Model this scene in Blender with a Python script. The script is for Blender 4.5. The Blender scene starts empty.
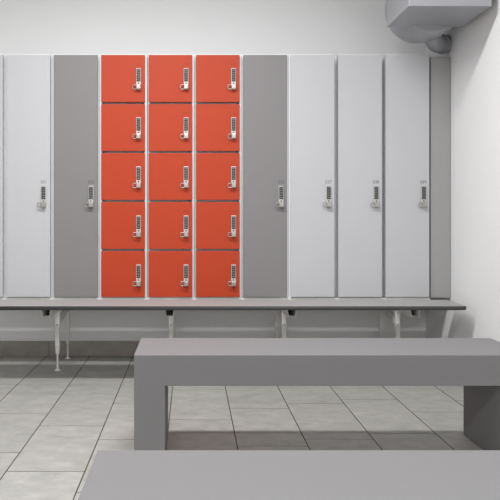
import bpy, bmesh, math, random
from mathutils import Vector, Matrix
random.seed(7)
S = bpy.context.scene
COL = S.collection
PI = math.pi

# ---------------------------------------------------------------- materials
def lin(v):
    v /= 255.0
    return v/12.92 if v <= .04045 else ((v+.055)/1.055)**2.4
def rgb(r, g, b): return (lin(r), lin(g), lin(b), 1)

def mat(name, col, rough=.5, metal=0.0, var=.0, scale=8, bump=0.0, bscale=200, spec=.5):
    m = bpy.data.materials.new(name); m.use_nodes = True
    nt = m.node_tree; b = nt.nodes['Principled BSDF']
    b.inputs['Base Color'].default_value = col
    b.inputs['Roughness'].default_value = rough
    b.inputs['Metallic'].default_value = metal
    b.inputs['Specular IOR Level'].default_value = spec
    tc = nt.nodes.new('ShaderNodeTexCoord')
    n = nt.nodes.new('ShaderNodeTexNoise'); n.inputs['Scale'].default_value = scale
    n.inputs['Detail'].default_value = 5
    nt.links.new(tc.outputs['Object'], n.inputs['Vector'])
    r = nt.nodes.new('ShaderNodeMapRange')
    r.inputs['To Min'].default_value = 1-var; r.inputs['To Max'].default_value = 1+var
    nt.links.new(n.outputs['Fac'], r.inputs['Value'])
    mx = nt.nodes.new('ShaderNodeMix'); mx.data_type = 'RGBA'; mx.blend_type = 'MULTIPLY'
    mx.inputs[0].default_value = 1; mx.inputs[6].default_value = col
    nt.links.new(r.outputs['Result'], mx.inputs[7])
    nt.links.new(mx.outputs[2], b.inputs['Base Color'])
    if bump:
        n2 = nt.nodes.new('ShaderNodeTexNoise'); n2.inputs['Scale'].default_value = bscale
        nt.links.new(tc.outputs['Object'], n2.inputs['Vector'])
        bp = nt.nodes.new('ShaderNodeBump'); bp.inputs['Strength'].default_value = bump
        bp.inputs['Distance'].default_value = .002
        nt.links.new(n2.outputs['Fac'], bp.inputs['Height'])
        nt.links.new(bp.outputs['Normal'], b.inputs['Normal'])
    return m

def tile_mat(name, lo, hi, rough=.45, use_attr=True, joint=None):
    """cement-look porcelain: cloudy noise, per tile tone from an attribute"""
    m = bpy.data.materials.new(name); m.use_nodes = True
    nt = m.node_tree; b = nt.nodes['Principled BSDF']
    b.inputs['Roughness'].default_value = rough
    tc = nt.nodes.new('ShaderNodeTexCoord')
    mp = nt.nodes.new('ShaderNodeMapping'); mp.inputs['Scale'].default_value = (1.3, 1.6, 1.3)
    nt.links.new(tc.outputs['Object'], mp.inputs['Vector'])
    n1 = nt.nodes.new('ShaderNodeTexNoise'); n1.inputs['Scale'].default_value = 9; n1.inputs['Detail'].default_value = 10
    n1.inputs['Roughness'].default_value = .68
    nt.links.new(mp.outputs['Vector'], n1.inputs['Vector'])
    cr = nt.nodes.new('ShaderNodeValToRGB')
    cr.color_ramp.elements[0].position = .33; cr.color_ramp.elements[0].color = lo
    cr.color_ramp.elements[1].position = .68; cr.color_ramp.elements[1].color = hi
    if use_attr:
        at = nt.nodes.new('ShaderNodeAttribute'); at.attribute_name = 'tone'
        ad = nt.nodes.new('ShaderNodeVectorMath'); ad.operation = 'ADD'
        sc = nt.nodes.new('ShaderNodeVectorMath'); sc.operation = 'SCALE'; sc.inputs['Scale'].default_value = 9
        nt.links.new(at.outputs['Vector'], sc.inputs[0])
        nt.links.new(mp.outputs['Vector'], ad.inputs[0]); nt.links.new(sc.outputs[0], ad.inputs[1])
        nt.links.new(ad.outputs[0], n1.inputs['Vector'])
        mr = nt.nodes.new('ShaderNodeMapRange'); mr.inputs['To Min'].default_value = .96; mr.inputs['To Max'].default_value = 1.04
        nt.links.new(at.outputs['Fac'], mr.inputs['Value'])
        mx = nt.nodes.new('ShaderNodeMix'); mx.data_type = 'RGBA'; mx.blend_type = 'MULTIPLY'; mx.inputs[0].default_value = 1
        nt.links.new(cr.outputs['Color'], mx.inputs[6]); nt.links.new(mr.outputs['Result'], mx.inputs[7])
        out = mx.outputs[2]
    else:
        out = cr.outputs['Color']
    nt.links.new(n1.outputs['Fac'], cr.inputs['Fac'])
    nt.links.new(out, b.inputs['Base Color'])
    return m

M = {}
M['wall'] = mat('painted plaster', rgb(238, 238, 238), .85, var=.012, scale=3, bump=.08, bscale=260, spec=.2)
M['ceiling'] = mat('ceiling paint', rgb(214, 214, 214), .9, spec=.2)
M['tile'] = tile_mat('cement look floor tile', rgb(148, 148, 144), rgb(173, 171, 166), .5)
M['skirt'] = tile_mat('cement look skirting tile', rgb(142, 136, 131), rgb(168, 163, 157), .5)
M['grout'] = mat('grout', rgb(66, 63, 60), .9)
M['light'] = mat('light grey powder coat', rgb(186, 186, 189), .46, var=.01, scale=4)
M['dark'] = mat('mid grey powder coat', rgb(128, 125, 126), .45, var=.01, scale=4, spec=.35)
M['orange'] = mat('orange powder coat', rgb(178, 62, 32), .5, var=.015, scale=4, spec=.25)
M['body'] = mat('white carcass coat', rgb(226, 229, 232), .45)
M['filler'] = mat('grey filler coat', rgb(156, 155, 155), .45, var=.01, scale=4)
M['board'] = mat('grey laminate', rgb(162, 160, 159), .6, var=.02, scale=20, spec=.25)
M['edge'] = mat('dark edge band', rgb(58, 58, 59), .6)
M['frame'] = mat('white steel paint', rgb(222, 220, 217), .45)
M['bench'] = mat('grey bench coat', rgb(122, 121, 122), .62, var=.008, scale=6, spec=.25)
M['duct'] = mat('grey sheet metal', rgb(164, 165, 170), .4, metal=.3, var=.03, scale=5)
M['ductdark'] = mat('dark rubber seal', rgb(80, 80, 82), .7)
M['lock'] = mat('lock housing', rgb(190, 190, 187), .4, metal=.2)
M['lockmetal'] = mat('brushed lock metal', rgb(172, 170, 166), .3, metal=.8)
M['black'] = mat('black plastic', rgb(58, 58, 60), .4)
M['dial'] = mat('dial grey', rgb(108, 107, 106), .4)
M['ink'] = mat('grey lettering', rgb(84, 84, 86), .6)
M['inkred'] = mat('dark red lettering', rgb(140, 48, 30), .6)

# ---------------------------------------------------------------- mesh helpers
def box(bm, x0, x1, y0, y1, z0, z1, bev=0, seg=2, mi=0):
    t = bmesh.new()
    bmesh.ops.create_cube(t, size=1)
    for v in t.verts:
        v.co = Vector(((x0+x1)/2+v.co.x*(x1-x0), (y0+y1)/2+v.co.y*(y1-y0), (z0+z1)/2+v.co.z*(z1-z0)))
    if bev:
        bmesh.ops.bevel(t, geom=t.edges[:]+t.verts[:], offset=bev, segments=seg, affect='EDGES', profile=.5)
    for f in t.faces: f.material_index = mi
    merge(bm, t)
def merge(bm, t, mtx=None):
    me = bpy.data.meshes.new('tmp'); 
    if mtx is not None: t.transform(mtx)
    t.to_mesh(me); t.free(); bm.from_mesh(me); bpy.data.meshes.remove(me)
def lathe(bm, prof, origin, axis='Z', n=32, cap=True):
    """revolve (radius, height) points"""
    t = bmesh.new(); rings = []
    for r, h in prof:
        rings.append([t.verts.new((r*math.cos(2*PI*i/n), r*math.sin(2*PI*i/n), h)) for i in range(n)])
    for a, b in zip(rings, rings[1:]):
        for i in range(n):
            f = t.faces.new((a[i], a[(i+1) % n], b[(i+1) % n], b[i])); f.smooth = True
    if cap:
        t.faces.new(rings[0][::-1]); t.faces.new(rings[-1])
    bmesh.ops.recalc_face_normals(t, faces=t.faces[:])
    if axis == 'Y': t.transform(Matrix.Rotation(-PI/2, 4, 'X'))
    if axis == 'X': t.transform(Matrix.Rotation(PI/2, 4, 'Y'))
    t.transform(Matrix.Translation(origin)); merge(bm, t)
def bar(bm, a, b, w, h):
    """rectangular bar from a to b"""
    a, b = Vector(a), Vector(b); d = b-a; L = d.length
    t = bmesh.new(); bmesh.ops.create_cube(t, size=1)
    for v in t.verts: v.co = Vector((v.co.x*w, v.co.y*h, v.co.z*L))
    bmesh.ops.bevel(t, geom=t.edges[:], offset=.0012, segments=1, affect='EDGES')
    q = d.to_track_quat('Z', 'X')
    t.transform(Matrix.Translation((a+b)/2) @ q.to_matrix().to_4x4()); merge(bm, t)
def tube(bm, pts, r, n=10, closed=False):
    t = bmesh.new(); rings = []
    pts = [Vector(p) for p in pts]; N = len(pts)
    for i, p in enumerate(pts):
        if closed: d = pts[(i+1) % N]-pts[i-1]
        else: d = pts[min(i+1, N-1)]-pts[max(i-1, 0)]
        d.normalize(); up = Vector((0, 1, 0)) if abs(d.y) < .9 else Vector((1, 0, 0))
        u = d.cross(up).normalized(); v = d.cross(u)
        rings.append([t.verts.new(p+u*r*math.cos(2*PI*k/n)+v*r*math.sin(2*PI*k/n)) for k in range(n)])
    pairs = list(zip(rings, rings[1:]))+([(rings[-1], rings[0])] if closed else [])
    for a, b in pairs:
        for k in range(n):
            f = t.faces.new((a[k], a[(k+1) % n], b[(k+1) % n], b[k])); f.smooth = True
    if not closed: t.faces.new(rings[0]); t.faces.new(rings[-1])
    bmesh.ops.recalc_face_normals(t, faces=t.faces[:]); merge(bm, t)

def obj(name, bm, mats, parent=None, loc=(0, 0, 0)):
    me = bpy.data.meshes.new(name); bm.to_mesh(me); bm.free()
    for m in (mats if isinstance(mats, (list, tuple)) else [mats]): me.materials.append(m)
    return link(name, me, parent, loc)
def link(name, me, parent=None, loc=(0, 0, 0)):
    o = bpy.data.objects.new(name, me); COL.objects.link(o); o.location = loc
    if parent: o.parent = parent
    return o
def tag(o, label, cat, group=None):
    o['label'] = label; o['category'] = cat
    if group: o['group'] = group
    return o
def thing(name, loc, label, cat, group=None):
    o = bpy.data.objects.new(name, None); COL.objects.link(o); o.location = loc
    o.empty_display_size = .1
    return tag(o, label, cat, group)
def struct(name, bm, mats, loc=(0, 0, 0)):
    o = obj(name, bm, mats, None, loc); o['kind'] = 'structure'; return o

# ---------------------------------------------------------------- camera: eye .969 m, level, shifted lens
EYE, F, VX, VY = .969, 721.0, 191.0, 217.0
cam = bpy.data.cameras.new('camera'); cam.sensor_width = 36; cam.sensor_fit = 'HORIZONTAL'
cam.lens = F/500*36; cam.shift_x = (250-VX)/500; cam.shift_y = -(250-VY)/500
cam.clip_start = .02; cam.clip_end = 60
co = bpy.data.objects.new('camera', cam); COL.objects.link(co)
co.location = (0, 0, EYE); co.rotation_euler = (PI/2, 0, 0)
S.camera = co

# ---------------------------------------------------------------- room
XL, XR, YF, YB, ZC = -3.4, 1.638, -2.2, 5.034, 2.82
T = .12
bm = bmesh.new(); box(bm, XL-T, XR+T, YB, YB+T, -.1, ZC); struct('wall_back', bm, M['wall'])
bm = bmesh.new(); box(bm, XR, XR+T, YF, YB, -.1, ZC); struct('wall_right', bm, M['wall'])
bm = bmesh.new(); box(bm, XL-T, XL, YF, YB, -.1, ZC); struct('wall_left', bm, M['wall'])
bm = bmesh.new(); box(bm, XL-T, XR+T, YF-T, YF, -.1, ZC); struct('wall_front', bm, M['wall'])
bm = bmesh.new(); box(bm, XL-T, XR+T, YF-T, YB+T, ZC, ZC+T); struct('ceiling', bm, M['ceiling'])

# floor: a grout bed with 300 x 600 tiles laid in staggered columns
def make_floor():
    bm = bmesh.new()
    lay = bm.verts.layers.float_vector.new('tone')
    def b(x0, x1, y0, y1, z0, z1, mi, tone, bev=0.0):
        c = [(x0, y0), (x1, y0), (x1, y1), (x0, y1)]
        lo = [bm.verts.new((x, y, z0)) for x, y in c]
        e = bev
        hi0 = [bm.verts.new((x, y, z1-e)) for x, y in c] if e else None
        ci = [(x0+e, y0+e), (x1-e, y0+e), (x1-e, y1-e), (x0+e, y1-e)]
        hi = [bm.verts.new((x, y, z1)) for x, y in ci]
        rings = [lo]+([hi0] if e else [])+[hi]
        for r in rings:
            for v in r: v[lay] = (tone, tone, tone)
        fs = [bm.faces.new(hi)]
        for p, q in zip(rings, rings[1:]):
            for i in range(4): fs.append(bm.faces.new((p[i], p[(i+1) % 4], q[(i+1) % 4], q[i])))
        for n, f in enumerate(fs): f.material_index = 1 if (e and 1 <= n <= 4) else mi     # joint flanks are grouted
    b(XL, XR, YF, YB, -.1, -.0022, 1, 0)
    off = {-3: .564, -2: .347, -1: .140, 0: .447, 1: .048, 2: .146, 3: .225}
    for k in range(-12, 7):
        x0, x1 = -.1043+.3*k, -.1043+.3*(k+1)
        a, c = max(x0+.0023, XL), min(x1-.0023, XR)
        if c-a < .01: continue
        o = off.get(k, random.random()*.6)
        for j in range(-9, 10):
            y0, y1 = o+.6*j, o+.6*(j+1)
            p, q = max(y0+.0026, YF), min(y1-.0026, YB)
            if q-p < .01: continue
            b(a, c, p, q, -.0022, 0, 0, random.random(), .0006)
    bmesh.ops.recalc_face_normals(bm, faces=bm.faces[:])
    struct('floor', bm, [M['tile'], M['grout']])
make_floor()

# tile skirting
def skirting(name, horiz, a0, a1, first):
    bm = bmesh.new(); lay = bm.verts.layers.float_vector.new('tone')
    cuts = [a0]; x = first
    while x < a1:
        if x > a0: cuts.append(x)
        x += .6
    cuts.append(a1)
    for p, q in zip(cuts, cuts[1:]):
        n0 = len(bm.verts)
        if horiz: box(bm, p+.0012, q-.0012, YB-.010, YB, 0, .104, .0012, 1)
        else: box(bm, XR-.010, XR, p+.0012, q-.0012, 0, .104, .0012, 1)
        bm.verts.ensure_lookup_table(); tone = random.random()
        for v in bm.verts[n0:]: v[lay] = (tone,)*3
    struct(name, bm, M['skirt'])
skirting('baseboard_back', True, XL, XR-.011, -.99-2.4)
skirting('baseboard_right', False, YF, YB, -2.3)

# ---------------------------------------------------------------- lockers
PITCH, DW = .2978, .2748
YD = 4.527                    # door face
DT = .019                     # door thickness
YC = YD+DT+.001               # carcass front
ZB, ZT = .4605, 1.996         # carcass bottom / top
DB, DTOP = .4665, 1.9870      # door bottom / top
DEPTH = 5.018-YC
X0 = (6.8-191)/F*YD+.1340      # centre of the second locker

def ptext(s, size, sx):
    cu = bpy.data.curves.new('txt', 'FONT'); cu.body = s; cu.size = size; cu.align_x = 'CENTER'; cu.align_y = 'CENTER'
    cu.extrude = .0002; cu.space_character = 1.1
    o = bpy.data.objects.new('txt', cu); COL.objects.link(o)
    bpy.context.view_layer.update()
    dg = bpy.context.evaluated_depsgraph_get()
    me = bpy.data.meshes.new_from_object(o.evaluated_get(dg))
    bpy.data.objects.remove(o); bpy.data.curves.remove(cu)
    me.transform(Matrix.Diagonal((sx, 1, 1, 1))); me.transform(Matrix.Rotation(PI/2, 4, 'X'))
    me.name = 'number'
    return me

def body_mesh(gl=0.0, gr=0.0):
    """closed carcass; gl / gr: how deep the stile beside the door is set back on either side"""
    bm = bmesh.new()
    w = PITCH/2-.0006; k = DW/2-.004; f = -DEPTH/2; H = ZT-ZB
    x0, x1 = (-k if gl else -w), (k if gr else w)
    box(bm, x0, x1, f, -f, 0, H, .0012, 1)
    if gl: box(bm, -w, -k+.002, f+gl, -f, 0, H)
    if gr: box(bm, k-.002, w, f+gr, -f, 0, H)
    me = bpy.data.meshes.new('carcass'); bm.to_mesh(me); bm.free(); me.materials.append(M['body']); return me
def compartment_body(gl):
    """carcass of an orange column: a shadow groove runs behind every gap between two doors"""
    bm = bmesh.new()
    w = PITCH/2-.0006; k = DW/2-.004; f = -DEPTH/2; H = ZT-ZB
    box(bm, -k, k, f+.05, -f, 0, H)
    lim = [ZB]+[v for a, b, m in SMALL for v in (a+.003, b-.003)][1:-1]+[ZT]
    for a, b in zip(lim[0::2], lim[1::2]): box(bm, -k, k, f, f+.052, a-ZB, b-ZB, .001, 1)
    box(bm, -w, -k+.0003, f+gl, -f, 0, H, .0008, 1); box(bm, k-.0003, w, f, -f, 0, H, .0008, 1)
    me = bpy.data.meshes.new('carcass'); bm.to_mesh(me); bm.free(); me.materials.append(M['body']); return me
def door_mesh(w, h):
    bm = bmesh.new(); box(bm, -w/2, w/2, 0, DT, 0, h, .0022, 2)
    me = bpy.data.meshes.new('door'); bm.to_mesh(me); bm.free(); return me
def lock_meshes():
    out = {}
    bm = bmesh.new(); box(bm, -.0155, .0155, -.0125, 0, 0, .136, .003, 2)
    out['lock_housing'] = (bm, M['lock'])
    bm = bmesh.new(); box(bm, -.0120, .0120, -.0135, -.0115, .051, .131, .0006, 1)
    out['dial_window'] = (bm, M['black'])
    bm = bmesh.new()
    for i in range(5):                                   # number wheels peeping out of the window
        z = .0605+i*.0150
        lathe(bm, [(.0035, -.0085), (.0052, -.0075), (.0052, .0075), (.0035, .0085)], (0, -.0128, z), 'X', 12)
    out['number_wheels'] = (bm, M['dial'])
    bm = bmesh.new(); lathe(bm, [(.0046, 0), (.0046, .0018), (.0030, .0024)], (0, -.0120, .0405), 'Y', 16)
    for f in bm.faces: pass
    bm.transform(Matrix.Identity(4))
    out['keyhole'] = (bm, M['black'])
    bm = bmesh.new()
    box(bm, -.0140, .0150, -.0310, -.0120, .0015, .0330, .004, 3)
    lathe(bm, [(.0075, -.002), (.0075, .002), (.006, .003)], (0, -.0315, .017), 'Y', 20)
    out['turn_knob'] = (bm, M['lockmetal'])
    bm = bmesh.new()
    pts = []
    cx, cz, hw, hh, r = -.0235, .0165, .0115, .0130, .006
    for ccx, ccz, a0 in ((hw-r, hh-r, 0), (-hw+r, hh-r, 90), (-hw+r, -hh+r, 180), (hw-r, -hh+r, 270)):
        for k in range(5):
            a = math.radians(a0+k*22.5); pts.append((cx+ccx+r*math.cos(a), -.0200, cz+ccz+r*math.sin(a)))
    tube(bm, pts, .0026, 8, True)
    out['eyelet'] = (bm, M['lockmetal'])
    res = {}
    for k, (bm, m) in out.items():
        me = bpy.data.meshes.new(k); bm.to_mesh(me); bm.free(); me.materials.append(m); res[k] = me
    return res
# keyhole disc must sit proud of the housing, towards the viewer
LOCK = lock_meshes()
for v in LOCK['keyhole'].vertices: v.co.y = -.0120-(v.co.y+.0120)
for v in LOCK['turn_knob'].vertices: pass
LOCK['keyhole'].flip_normals()

BODY = body_mesh()
BODY_R, BODY_LR = body_mesh(0, .06), body_mesh(.06, .06)
BODY_A, BODY_B = body_mesh(0, .03), body_mesh(.03, 0)
BODIES = {-1: BODY_A, 0: BODY_A, 1: BODY_A, 3: BODY_B, 4: BODY_B, 5: BODY_B, 6: BODY_R, 7: BODY_LR, 8: BODY_LR}
TALL_H = DTOP-DB
TALL = {}
for key in ('light', 'dark'):
    me = door_mesh(DW, TALL_H); me.materials.append(M[key]); TALL[key] = me
GAP = .0125
splits = [DB]+[.969+(217-y)/F*YD for y in (250, 201, 152, 103)]+[DTOP]
SMALL_H = [splits[i+1]-splits[i]-(GAP if i < 4 else GAP/2)-(0 if i else -GAP/2) for i in range(5)]
SMALL = []
OW = DW
for i in range(5):
    z0 = splits[i]+(GAP/2 if i else 0); z1 = splits[i+1]-(GAP/2 if i < 4 else 0)
    me = door_mesh(OW, z1-z0); me.materials.append(M['orange']); SMALL.append((z0, z1, me))

def add_door(root, me, z, h, num, lock_top, ink, fine=1.0):
    """door with its lock and number; door origin = bottom middle of its face"""
    d = link('door', me, root, (0, -DEPTH/2-.001-DT, z-ZB))
    lx = DW/2-.0392
    for k, m in LOCK.items(): link(k, m, d, (lx, 0, lock_top-.136-z))
    t = ptext(num, .029 if ink == 'ink' else .026, .85); t.materials.clear(); t.materials.append(M[ink])
    link('number', t, d, (lx+.001, -.0003, lock_top+.0235-z))
    return d

def tall_locker(i, key, num, label):
    r = thing('locker', (X0+i*PITCH, YC+DEPTH/2, ZB), label, 'locker', 'tall lockers along the back wall')
    link('carcass', BODIES.get(i, BODY), r)
    add_door(r, TALL[key], DB, TALL_H, num, 1.1645, 'ink')
    return r
ORANGE = [compartment_body(0), compartment_body(.03)]
def orange_locker(i, col, label):
    r = thing('locker', (X0+i*PITCH, YC+DEPTH/2, ZB), label, 'locker', 'orange compartment lockers')
    link('carcass', ORANGE[0 if i == 2 else 1], r)
    for k, (z0, z1, me) in enumerate(SMALL):
        add_door(r, me, z0, z1-z0, '0%d%d' % (col+1, 5-k), z1-.0850, 'inkred')
    return r
tall_locker(-1, 'light', '030', 'tall light grey locker cut off by the left edge of the photo')
tall_locker(0, 'light', '031', 'tall light grey locker on the left, directly left of a dark grey locker')
tall_locker(1, 'dark', '032', 'tall dark grey locker directly left of the orange lockers')
orange_locker(2, 0, 'left column of five stacked orange compartment doors beside dark grey locker')
orange_locker(3, 1, 'middle column of five stacked orange compartment doors')
orange_locker(4, 2, 'right column of five stacked orange compartment doors, left of dark grey locker')
tall_locker(5, 'dark', '036', 'tall dark grey locker directly right of the orange lockers')
tall_locker(6, 'light', '037', 'tall light grey locker directly right of the dark grey locker')
tall_locker(7, 'light', '038', 'tall light grey locker in the middle of the three on the right')
tall_locker(8, 'light', '039', 'rightmost tall light grey locker, next to the grey filler panel')

xr8 = X0+8*PITCH+PITCH/2
bm = bmesh.new(); box(bm, xr8+.001, 1.634, YC-.004, YC+.016, ZB+.006, 1.979, .001, 1)
box(bm, xr8+.001, xr8+.020, YC+.016, YC+.3, ZB+.006, 1.979)     # return flange along the last locker
box(bm, xr8+.001, 1.634, YC-.002, YC+.014, ZB, ZB+.006)
o = obj('filler_panel', bm, M['filler'])
tag(o, 'narrow grey filler panel between the last light locker and the right wall', 'panel')

# ---------------------------------------------------------------- bench under the lockers
YFR, ZS = 4.108, .4600        # bench front edge, seat height
XE0, XE1 = X0-1.5*PITCH, 1.576
YBK = 4.432                   # back edge: a finger-wide slot stays open in front of the lockers
lb = thing('locker_bench', (0, 4.5, 0), 'long grey bench board on white steel frame running below the lockers', 'bench')
def L(p): return (p[0], p[1]-4.5, p[2])
bm = bmesh.new()
# board with a rounded front corner at the right end
def board(bm, x0, x1, y0, y1, z0, z1, r, bev):
    t = bmesh.new(); pts = [(x0, y1), (x0, y0)]
    for k in range(7):
        a = -PI/2+k*PI/12; pts.append((x1-r+r*math.cos(a), y0+r+r*math.sin(a)))
    pts.append((x1, y1))
    vs = [t.verts.new((x, y, z0)) for x, y in pts]; f = t.faces.new(vs)
    e = bmesh.ops.extrude_face_region(t, geom=[f])
    for v in [g for g in e['geom'] if isinstance(g, bmesh.types.BMVert)]: v.co.z = z1
    bmesh.ops.recalc_face_normals(t, faces=t.faces[:])
    ed = [e for e in t.edges if abs(e.verts[0].co.z-e.verts[1].co.z) < 1e-6]
    bmesh.ops.bevel(t, geom=ed, offset=bev, segments=3, affect='EDGES', profile=.5)
    merge(bm, t)
board(bm, XE0, XE1-.006, YFR-4.5+.006, YBK-4.5, ZS-.022, ZS, .022, .001)
seat = obj('seat_board', bm, M['board'], lb)
# edge band follows front and right end
bm = bmesh.new()
prof = [(0, ZS), (.004, ZS-.0012), (.007, ZS-.005), (.0085, ZS-.011), (.007, ZS-.018), (.004, ZS-.0222), (0, ZS-.0226)]
path = [((XE0, YFR+.0062-4.5), (0, -1))]
r = .022
for k in range(9):
    a = -PI/2+k*PI/16; path.append(((XE1-.0062-r+r*math.cos(a), YFR-4.5+.0062+r+r*math.sin(a)), (math.cos(a), math.sin(a))))
path.append(((XE1-.0062, YBK-4.5), (1, 0)))
rows = [[bm.verts.new((p[0]+n[0]*d, p[1]+n[1]*d, z)) for d, z in prof] for p, n in path]
for a, b in zip(rows, rows[1:]):
    for i in range(len(prof)):
        j = (i+1) % len(prof)
        f = bm.faces.new((a[i], b[i], b[j], a[j])); f.smooth = i < len(prof)-1
bm.faces.new(rows[0]); bm.faces.new(rows[-1])
bmesh.ops.recalc_face_normals(bm, faces=bm.faces[:])
eb = obj('edge_band', bm, M['edge'], seat); eb['label'] = 'dark rounded edge band'

YLF, YLR = 4.556, 4.934
def leg_mesh(r=.0135):
    bm = bmesh.new()
    # square steel tube tapering into a round collar
    box(bm, -r, r, -r, r, .150, ZS-.034, .003, 2)
    lathe(bm, [(r*1.02, .152), (r*.98, .112), (r*.80, .106), (r*.80, .104)], (0, 0, 0), 'Z', 20)
    me = bpy.data.meshes.new('leg'); bm.to_mesh(me); bm.free(); me.materials.append(M['frame']); return me
def foot_mesh():
    bm = bmesh.new()
    lathe(bm, [(.020, 0), (.020, .003), (.016, .006), (.0075, .009), (.0062, .014), (.0062, .110)], (0, 0, 0), 'Z', 20)
    me = bpy.data.meshes.new('levelling_foot'); bm.to_mesh(me); bm.free(); me.materials.append(M['frame']); return me
def bolt_mesh():
    bm = bmesh.new(); lathe(bm, [(.0045, -.004), (.0045, 0), (.003, .0012)], (0, -.0135, .290), 'Y', 12)
    for v in bm.verts: v.co.y = -.0135-(v.co.y+.0135)
    bmesh.ops.recalc_face_normals(bm, faces=bm.faces[:])
    me = bpy.data.meshes.new('bolt'); bm.to_mesh(me); bm.free(); me.materials.append(M['dial']); return me
LEG, FOOT, BOLT = leg_mesh(), foot_mesh(), bolt_mesh()
FR = [-.843, -.126, .587, 1.303]
for x in FR:
    for y, front in ((YLF, True), (YLR, False)):
        g = link('leg', LEG, lb, L((x, y, 0)))
        link('levelling_foot', FOOT, g)
        if front: link('bolt', BOLT, g)
    # cantilever arm: inverted channel carrying the board
    bm = bmesh.new()
    ya, yb = 4.190, YLF-.0142
    z1 = ZS-.0228
    w0, w1 = .029, .022
    def chan(s):
        t = bmesh.new(); e = .003
        P = [(s*w0, z1), (s*(w0-e), z1), (s*(w1-e), z1-.052), (s*w1, z1-.052)]
        A = [t.verts.new((x+px, ya-4.5, pz)) for px, pz in P]; B = [t.verts.new((x+px, yb-4.5, pz)) for px, pz in P]
        for i in range(4): t.faces.new((A[i], A[(i+1) % 4], B[(i+1) % 4], B[i]))
        t.faces.new(A); t.faces.new(B); bmesh.ops.recalc_face_normals(t, faces=t.faces[:]); merge(bm, t)
    chan(1); chan(-1)
    box(bm, x-w0+.003, x+w0-.003, ya+.012-4.5, yb-4.5, z1-.003, z1)
    box(bm, x-w1, x+w1, ya+.05-4.5, yb-4.5, z1-.052, z1-.049)
    obj('support_arm', bm, M['frame'], lb)
    bm = bmesh.new()                       # flat bar tying front and rear leg together
    ps = [(YLF+.012, .282), (YLR-.012, .325), (YLR-.012, .375), (YLF+.012, .332)]
    A = [bm.verts.new((x-.006, py-4.5, pz)) for py, pz in ps]; B = [bm.verts.new((x+.006, py-4.5, pz)) for py, pz in ps]
    for q in range(4): bm.faces.new((A[q], A[(q+1) % 4], B[(q+1) % 4], B[q]))
    bm.faces.new(A); bm.faces.new(B); bmesh.ops.recalc_face_normals(bm, faces=bm.faces[:])
    obj('brace', bm, M['frame'], lb)
bm = bmesh.new()
for y in (YLF, YLR): 
    pass
for y in (YLF, YLR):
    bm = bmesh.new(); box(bm, XE0+.02, xr8-.002, y-.0135-4.5, y+.0135-4.5, ZS-.0345, ZS, .0015, 1)
    obj('rail', bm, M['frame'], lb)

# ---------------------------------------------------------------- free standing benches
def seat_bench(y0, y1, xa, xb, label):
    h, th, bev = .430, .121, .0022
    t = thing('bench', ((xa+xb)/2, (y0+y1)/2, 0), label, 'bench', 'grey block benches in the room')
    w, d = (xb-xa)/2, (y1-y0)/2
    bm = bmesh.new(); box(bm, -w, w, -d, d, h-th, h, bev, 2)
    obj('seat', bm, M['bench'], t)
    for s in (-1, 1):
        q = bmesh.new(); bmesh.ops.create_cube(q, size=1)
        a, b = (s*w, s*(w-th)) if s < 0 else (w-th, w)
        a, b = min(a, b), max(a, b)
        for v in q.verts: v.co = Vector(((a+b)/2+v.co.x*(b-a), v.co.y*2*d, (h-th-.002)/2+.002+v.co.z*(h-th-.002+2*bev)))
        ed = [e for e in q.edges if abs(e.verts[0].co.z-e.verts[1].co.z) > .1]
        bmesh.ops.bevel(q, geom=ed, offset=bev, segments=2, affect='EDGES', profile=.5)
        for v in q.verts: v.co.z = max(v.co.z, .002)
        bm = bmesh.new(); merge(bm, q)
        box(bm, a+.03, b-.03, -d+.04, d-.04, 0, .003)         # glides
        obj('leg', bm, M['bench'], t)
    return t
seat_bench(2.816, 3.212, -.2225, 1.334, 'grey block bench with two slab legs standing in front of the lockers')
seat_bench(1.272, 1.668, -.2160, 1.336, 'nearest grey bench, only its top visible at the bottom of photo')

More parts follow.
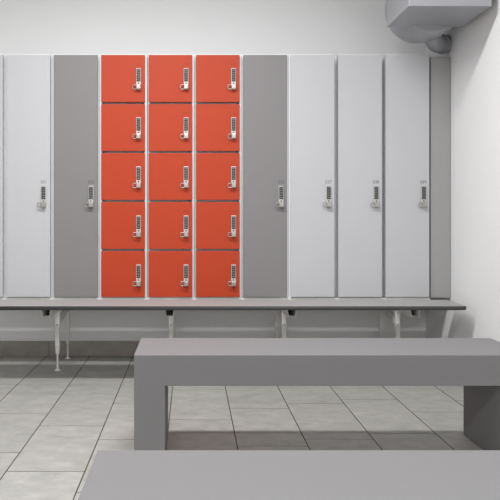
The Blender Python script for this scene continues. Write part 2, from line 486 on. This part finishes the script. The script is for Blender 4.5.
# ---------------------------------------------------------------- ventilation unit in the upper right corner
K = .968
vx0, vx1, vy0, vy1, vz0, vz1 = 1.191*K, 1.644*K, 3.94*K, 4.375*K, EYE+1.153*K, EYE+1.53*K
vd = thing('ventilation_duct', ((vx0+vx1)/2, (vy0+vy1)/2, vz0), 'grey sheet metal ventilation duct high in the top right corner', 'duct')
def V(p): return Vector(p)-Vector(((vx0+vx1)/2, (vy0+vy1)/2, vz0))
bm = bmesh.new()
a, b = V((vx0, vy0, vz0)), V((vx1, vy1, vz1))
box(bm, a.x, b.x, a.y, b.y, a.z, b.z, .003, 2)
# folded seam along the lower edges
box(bm, a.x-.002, b.x, a.y-.003, a.y+.010, a.z-.002, a.z+.008, .002, 1)
box(bm, a.x-.003, a.x+.008, a.y, b.y, a.z-.002, a.z+.008, .002, 1)
obj('duct_box', bm, M['duct'], vd)
# rounded drum behind the box, narrowing towards the wall
bm = bmesh.new()
c = V((1.402, vy1, 2.262))
lathe(bm, [(.92, -.04), (1, .02), (1, .13), (.97, .20), (.90, .27), (.78, .335), (.60, .39), (.35, .43), (.02, .445)], (0, 0, 0), 'Y', 64)
for v in bm.verts: v.co = Vector((v.co.x*.212+c.x, v.co.y+c.y, v.co.z*.232+c.z))
obj('drum', bm, M['duct'], vd)
bm = bmesh.new()
pts = []
p0, p1, p2 = V((1.470, 4.40, 2.200)), V((1.470, 4.47, 1.995)), V((XR, 4.62, 2.085))
for k in range(13):
    u = k/12; pts.append(p0*(1-u)**2+p1*2*u*(1-u)+p2*u*u)
tube(bm, pts, .054, 24)
d = (p2-p1).normalized()
tube(bm, [pts[-3], pts[-3]+d*.018], .062, 24)
obj('spigot', bm, M['duct'], vd)

# ---------------------------------------------------------------- lights: ceiling luminaires above the aisle
def area(name, x, y, sx, sy, power, z=ZC-.03, col=(1, 1, 1)):
    l = bpy.data.lights.new(name, 'AREA'); l.shape = 'RECTANGLE'; l.size = sx; l.size_y = sy
    l.energy = power; l.color = col
    o = bpy.data.objects.new(name, l); COL.objects.link(o); o.location = (x, y, z)
    return o
area('ceiling_lamp', -.30, 2.90, 1.9, .22, 76)
area('ceiling_lamp', .0, -.50, 2.2, .34, 108)

w = bpy.data.worlds.new('world'); S.world = w; w.use_nodes = True
w.node_tree.nodes['Background'].inputs[0].default_value = (.8, .82, .85, 1)
w.node_tree.nodes['Background'].inputs[1].default_value = .0
S.view_settings.view_transform = 'Standard'; S.view_settings.look = 'None'
S.view_settings.gamma = 1; S.view_settings.use_curve_mapping = False
S.view_settings.exposure = .03
